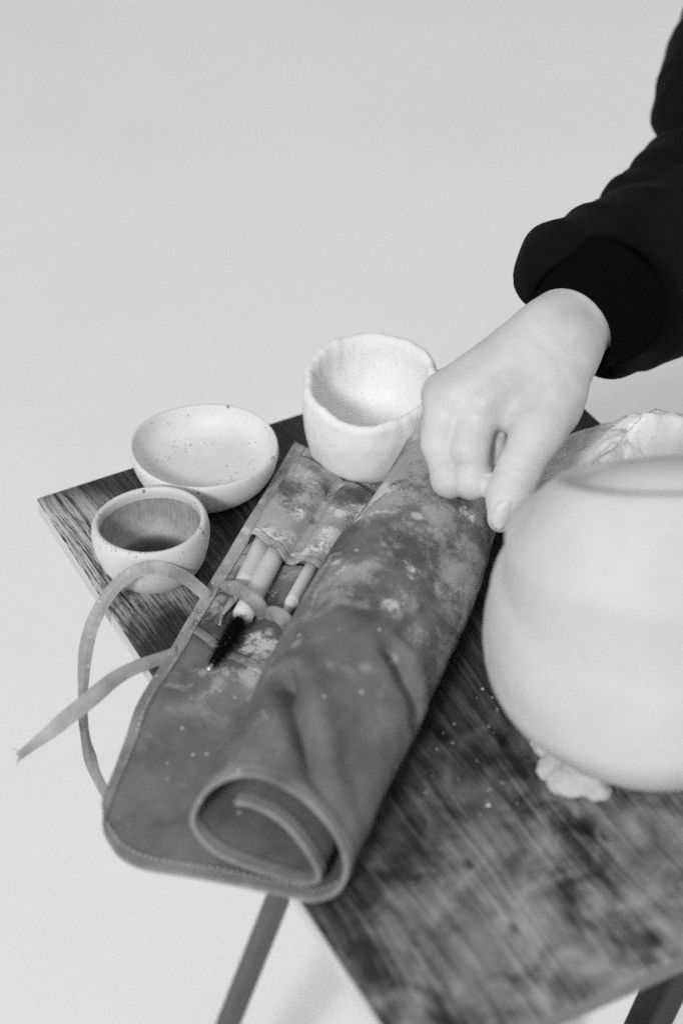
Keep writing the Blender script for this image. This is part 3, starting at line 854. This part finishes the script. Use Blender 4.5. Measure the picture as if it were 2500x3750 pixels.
# ------------------------------------------------------------------ plastic wrap behind the vase
def build_wrap():
    n = 90
    a = np.array((0.1151, 0.1172, 0.7200)); 
    pts = np.zeros((n, n, 3))
    org = np.array([0.105, 0.135]); ex = np.array([0.80, -0.10]); ey = np.array([-0.10, -0.80])
    for i in range(n):
        for j in range(n):
            u = i / (n - 1); v = j / (n - 1)
            x = 0.112 + 0.20 * u - 0.012 * v; y = 0.150 + 0.012 * u - 0.155 * v - 0.10 * u * (1 - v) * 0.55
            q = Vector((u * 2.6, v * 2.6, 0.7))
            rid = 1 - abs(noise.fractal(q * 1.5, 1.0, 2.0, 4)) * 2
            m = min(u, 1) * 1.0
            env = math.sin(math.pi * min(1, max(0, v))) ** 0.6 * min(1, u * 2.6) ** 0.7
            fold = 1 - abs(math.sin(5.2 * (u * 0.8 + v * 0.55) + 1.8 * noise.noise(q * 0.8)))
            z = 0.002 + 0.060 * env * (0.50 + 0.22 * rid + 0.42 * fold ** 1.5) * (0.30 + 0.98 * math.exp(-((u - 0.24) / 0.33) ** 2)) + 0.004 * noise.noise(q * 6)
            z = max(z, 0.0012)
            if x > HX + 0.004: z -= min(0.4 * (x - HX - 0.004), 0.03) * 0.4
            pts[i, j] = (x + 0.006 * noise.noise(q * 3 + Vector((9, 0, 0))), y + 0.006 * noise.noise(q * 3 + Vector((0, 9, 0))), T + z)
    o = link("plastic_wrap", pyd("plastic_wrap", pts.reshape(-1, 3), grid_faces(n, n)), mat_plastic())
    solidify(o, 0.0008)
    tag(o, "crumpled pale plastic wrap lying behind the large white vessel", "plastic wrap")
build_wrap()

# ------------------------------------------------------------------ the person's arm
d0 = 1.305
def build_person():
    W = (0.1211, 0.1031, 0.8416)
    palm = [  # a, ra, b, rb
        ((0.1698, 0.1379, 0.8371), 0.0235, (0.1456, 0.1191, 0.8411), 0.0240),
        ((0.1456, 0.1191, 0.8411), 0.0245, (0.1154, 0.1030, 0.8383), 0.0222),
        ((0.1124, 0.1003, 0.8401), 0.0222, (0.0552, 0.0872, 0.8197), 0.0145),
        ((0.1132, 0.1046, 0.8391), 0.0210, (0.0401, 0.1044, 0.8201), 0.0140),
        ((0.1169, 0.1127, 0.8342), 0.0190, (0.0454, 0.1208, 0.8128), 0.0130),
        ((0.1202, 0.1180, 0.8292), 0.0170, (0.0547, 0.1337, 0.8035), 0.0120),
        ((0.0908, 0.0999, 0.8279), 0.0200, (0.0716, 0.0993, 0.8166), 0.0170),
        ((0.1157, 0.0964, 0.8341), 0.0215, (0.0937, 0.0715, 0.8158), 0.0195),
        ((0.0894, 0.0894, 0.8247), 0.0150, (0.0771, 0.0817, 0.8154), 0.0110),
        ((0.0747, 0.0912, 0.8220), 0.0115, (0.0781, 0.0802, 0.8143), 0.0095),
    ]
    thumb = [((0.0998, 0.0767, 0.8221), 0.0200, (0.0785, 0.0598, 0.8118), 0.0163), ((0.0785, 0.0598, 0.8118), 0.0163, (0.0546, 0.0452, 0.7949), 0.0131),
             ((0.0546, 0.0452, 0.7949), 0.0131, (0.0448, 0.0388, 0.7853), 0.0125), ((0.0448, 0.0388, 0.7853), 0.0125, (0.0365, 0.0330, 0.7756), 0.0086)]
    index = [((0.0524, 0.0877, 0.8171), 0.0135, (0.0377, 0.0738, 0.8027), 0.0116), ((0.0377, 0.0738, 0.8027), 0.0116, (0.0335, 0.0632, 0.7863), 0.0112),
             ((0.0335, 0.0632, 0.7863), 0.0112, (0.0524, 0.0764, 0.7795), 0.0094), ((0.0524, 0.0764, 0.7795), 0.0094, (0.0595, 0.0797, 0.7938), 0.0084)]
    middle = [((0.0386, 0.1063, 0.8182), 0.0132, (0.0267, 0.0907, 0.8000), 0.0118), ((0.0267, 0.0907, 0.8000), 0.0118, (0.0246, 0.0761, 0.7818), 0.0110),
              ((0.0246, 0.0761, 0.7818), 0.0110, (0.0487, 0.0877, 0.7711), 0.0098), ((0.0487, 0.0877, 0.7711), 0.0098, (0.0658, 0.0932, 0.7802), 0.0090)]
    ring = [((0.0457, 0.1225, 0.8117), 0.0125, (0.0375, 0.1114, 0.7926), 0.0112), ((0.0375, 0.1114, 0.7926), 0.0112, (0.0396, 0.1007, 0.7747), 0.0104), ((0.0396, 0.1007, 0.7747), 0.0104, (0.0635, 0.1069, 0.7689), 0.0095)]
    pinky = [((0.0548, 0.1346, 0.8030), 0.0115, (0.0504, 0.1270, 0.7852), 0.0098), ((0.0504, 0.1270, 0.7852), 0.0098, (0.0538, 0.1183, 0.7704), 0.0092), ((0.0538, 0.1183, 0.7704), 0.0092, (0.0734, 0.1214, 0.7684), 0.0085)]
    tend = [((0.0968, 0.0894, 0.8483), 0.0022, (0.0392, 0.0972, 0.8307), 0.0036), ((0.0947, 0.0859, 0.8462), 0.0022, (0.0503, 0.0787, 0.8299), 0.0036)]
    CREASE = [(np.array(a), np.array(b), n_, w, dep) for a, b, n_, w, dep in (
        ((0.0552, 0.0393, 0.8078), (0.0466, 0.0344, 0.8023), 4, 0.0011, 0.0012), ((0.0180, 0.0762, 0.7963), (0.0175, 0.0676, 0.7893), 3, 0.0011, 0.0011),
        ((0.0339, 0.0617, 0.8012), (0.0305, 0.0557, 0.7923), 3, 0.0011, 0.0011), ((0.1021, 0.0868, 0.8480), (0.0941, 0.0848, 0.8447), 2, 0.0014, 0.0007))]
    def chain(X, ch, k=0.004):
        d = None
        for a, ra, b, rb in ch:
            q = cone_sdf(X, a, ra, b, rb); d = q if d is None else smin(d, q, k)
        return d
    def fn(X):
        d = chain(X, palm, 0.016)
        d = smin(d, chain(X, tend, 0.002), 0.010)
        for f_, k in ((middle, 0.0030), (index, 0.0028), (ring, 0.004), (pinky, 0.004)):
            d = smin(d, chain(X, f_, 0.005), k)
        d = smin(d, chain(X, thumb, 0.007), 0.0060)
        # folds of skin over the joints
        for a, b, n_, w, dep in CREASE:
            ax = b - a; L = np.linalg.norm(ax); ax = ax / L
            h = (X - a) @ ax
            rr = np.linalg.norm(X - a - h[..., None] * ax, axis=-1)
            for q in range(n_):
                c_ = L * (q + 0.5) / n_ + 0.0006 * np.sin(rr * 300 + q * 2)
                d = d + dep * np.exp(-((h - c_) / w) ** 2) * np.exp(-(rr / 0.017) ** 4)
        return d
    allp = palm + thumb + index + middle + ring + pinky
    A = np.array([p[0] for p in allp] + [p[2] for p in allp])
    m = surface_nets("person", fn, A.min(0) - 0.036, A.max(0) + 0.036, 0.0014, 3)
    person = link("person", m, M_SKIN)
    tag(person, "right arm in black sleeve, hand closed on the end of the canvas roll", "person")
    # thumb nail
    c = np.array((0.0353, 0.0268, 0.7849)); tip = np.array((0.0300, 0.0243, 0.7749)); base = np.array((0.0396, 0.0280, 0.7918))
    ax = tip - base; L = np.linalg.norm(ax); ax /= L
    out = np.array((-0.335, -0.715, 0.613)) + 0.35 * np.array((0.892, -0.45, -0.038)); out -= ax * (out @ ax); out /= np.linalg.norm(out)
    sd = np.cross(ax, out)
    nv = []; nu_, nw = 14, 11
    for i in range(nu_):
        u = i / (nu_ - 1)
        wdt = 0.0064 * math.sqrt(max(0.02, 1 - abs(2 * u - 1) ** 3.2))
        for j in range(nw):
            v = j / (nw - 1) * 2 - 1
            nv.append(base + ax * L * u + sd * wdt * v + out * (0.0006 - 0.0030 * v * v - 0.0012 * u * u))
    nail = link("nail", pyd("nail", nv, grid_faces(nu_, nw)), mat_plain("nail", 0.60, 0.42, 0.35, 0.02), person)
    solidify(nail, 0.0008)
    # sleeve
    def px(r, d): return r * d / 4813.0
    body = [((0.1599, 0.1656, 0.8493), px(104, 1.375), (0.2179, 0.1875, 0.8332), px(118, 1.42)), ((0.2179, 0.1875, 0.8332), px(118, 1.42), (0.3035, 0.2076, 0.8218), px(135, 1.47)),
            ((0.1816, 0.1377, 0.7960), px(82, 1.395), (0.2877, 0.1699, 0.7855), px(122, 1.46)), ((0.2085, 0.1604, 0.8127), px(120, 1.41), (0.2994, 0.1983, 0.7924), px(150, 1.48)),
            ((0.1538, 0.1576, 0.8448), px(100, 1.37), (0.1739, 0.1667, 0.8338), px(100, 1.39))]
    fold2 = [((0.2493, 0.2190, 0.8382), px(86, 1.45), (0.3205, 0.2434, 0.8240), px(112, 1.50))]
    fold3 = [((0.2886, 0.2414, 0.8368), px(90, 1.48), (0.3546, 0.2712, 0.8261), px(112, 1.53))]
    upper = [((0.3663, 0.2867, 0.8506), px(150, 1.53), (0.3895, 0.3124, 0.8606), px(150, 1.55)), ((0.3895, 0.3124, 0.8606), px(150, 1.55), (0.4487, 0.3669, 0.8750), px(150, 1.60))]
    c0, c1 = np.array((0.1337, 0.1118, 0.8375)), np.array((0.1741, 0.1361, 0.8340))
    axis = (c1 - c0); CL = np.linalg.norm(axis); axis /= CL
    def fs(X):
        d = chain(X, body, 0.010)
        d = smin(d, chain(X, fold2), 0.003)
        d = smin(d, chain(X, fold3), 0.003)
        d = smin(d, chain(X, upper), 0.003)
        w = np.sin(X[..., 0] * 130 + X[..., 2] * 90 + 2.2 * np.sin(X[..., 1] * 60)) * np.sin(X[..., 1] * 75 - X[..., 2] * 70)
        f1 = np.abs(np.sin(X[..., 0] * 62 - X[..., 2] * 48 + X[..., 1] * 30 + 1.6 * np.sin(X[..., 2] * 42)))
        d = d + 0.0010 * w - 0.0022 * (1 - f1) ** 2 + 0.0006
        cav = cone_sdf(X, c0 - axis * 0.07, 0.0285, c1, 0.0400)
        return smax(d, -cav, 0.003)
    B = np.array([p[0] for p in body + fold2 + fold3 + upper] + [p[2] for p in body + fold2 + fold3 + upper])
    sm = surface_nets("sleeve", fs, B.min(0) - 0.05, B.max(0) + 0.05, 0.0026, 2)
    sleeve = link("sleeve", sm, M_BLACK, person)
    # ribbed cuff
    e1 = np.cross(axis, (0, 0, 1)); e1 /= np.linalg.norm(e1); e2 = np.cross(e1, axis)
    nv = []; seg = 240; rows = 24
    for i in range(rows):
        k = i / (rows - 1)
        for j in range(seg):
            th = 2 * math.pi * j / seg
            r = 0.0292 + 0.0122 * k ** 0.9 + 0.0004 * math.cos(th * 60) * (1 if 0.06 < k < .92 else 0.2) + (0.0012 * math.sin(3 * th + 1)) * k
            if k > 0.95: r += 0.0012
            nv.append(c0 + axis * (-0.002 + (CL + 0.002) * k) + r * (math.cos(th) * e1 + math.sin(th) * e2))
    cuff = link("cuff", pyd("cuff", nv, grid_faces(rows, seg, True)), M_RIB, sleeve)
    solidify(cuff, 0.0022, 0.0)
    # seam where the cuff joins the sleeve: two rows of stitches
    vs, fs_ = [], []
    for row, off in ((0, 0.0006), (1, 0.0034)):
        for j in range(150):
            th0 = 2 * math.pi * j / 150; th1 = th0 + 2 * math.pi * 0.55 / 150
            c = len(vs)
            for th, ww in ((th0, -1), (th0, 1), (th1, 1), (th1, -1)):
                r = 0.0404 + 0.0012 * math.sin(3 * th + 1) + 0.0016 - off * 0.25
                vs.append(c0 + axis * (CL - 0.0002 - off + ww * 0.0006) + r * (math.cos(th) * e1 + math.sin(th) * e2))
            fs_.append((c, c + 1, c + 2, c + 3))
    so = link("seam", pyd("seam", vs, fs_), mat_plain("dark grey thread", 0.03, 0.9, 0.1), sleeve, False); solidify(so, 0.0007, 0.0); so["kind"] = "stuff"
build_person()

# ------------------------------------------------------------------ crumbs of dry clay on the table top
def crumbs():
    vs, fs = [], []
    for q in range(95):
        if q < 60: x, y = rng.normal(-0.035, 0.035), rng.normal(-0.06, 0.04)
        else: x, y = rng.uniform(-0.15, 0.18), rng.uniform(-0.26, 0.02)
        if abs(x) > 0.18 or abs(y) > 0.26: continue
        t_ = x * V2[0] + y * V2[1]
        if t_ > -0.004: continue
        if (x - 0.05) ** 2 + (y + 0.118) ** 2 < 0.064 ** 2: continue
        r = rng.choice([0.0004, 0.0006, 0.0009, 0.0013], p=[.55, .3, .12, .03])
        c = len(vs)
        for k in range(5):
            th = 2 * math.pi * k / 5
            vs.append((x + r * math.cos(th) * rng.uniform(.7, 1.2), y + r * math.sin(th) * rng.uniform(.7, 1.2), T + 0.0001))
        vs.append((x, y, T + r * 1.1))
        for k in range(5): fs.append((c + k, c + (k + 1) % 5, c + 5))
    o = link("clay_crumbs", pyd("clay_crumbs", vs, fs), M_CLAY, None, False)
    tag(o, "scattered crumbs of dry white clay on the dark table top", "crumbs", None, "stuff")
crumbs()
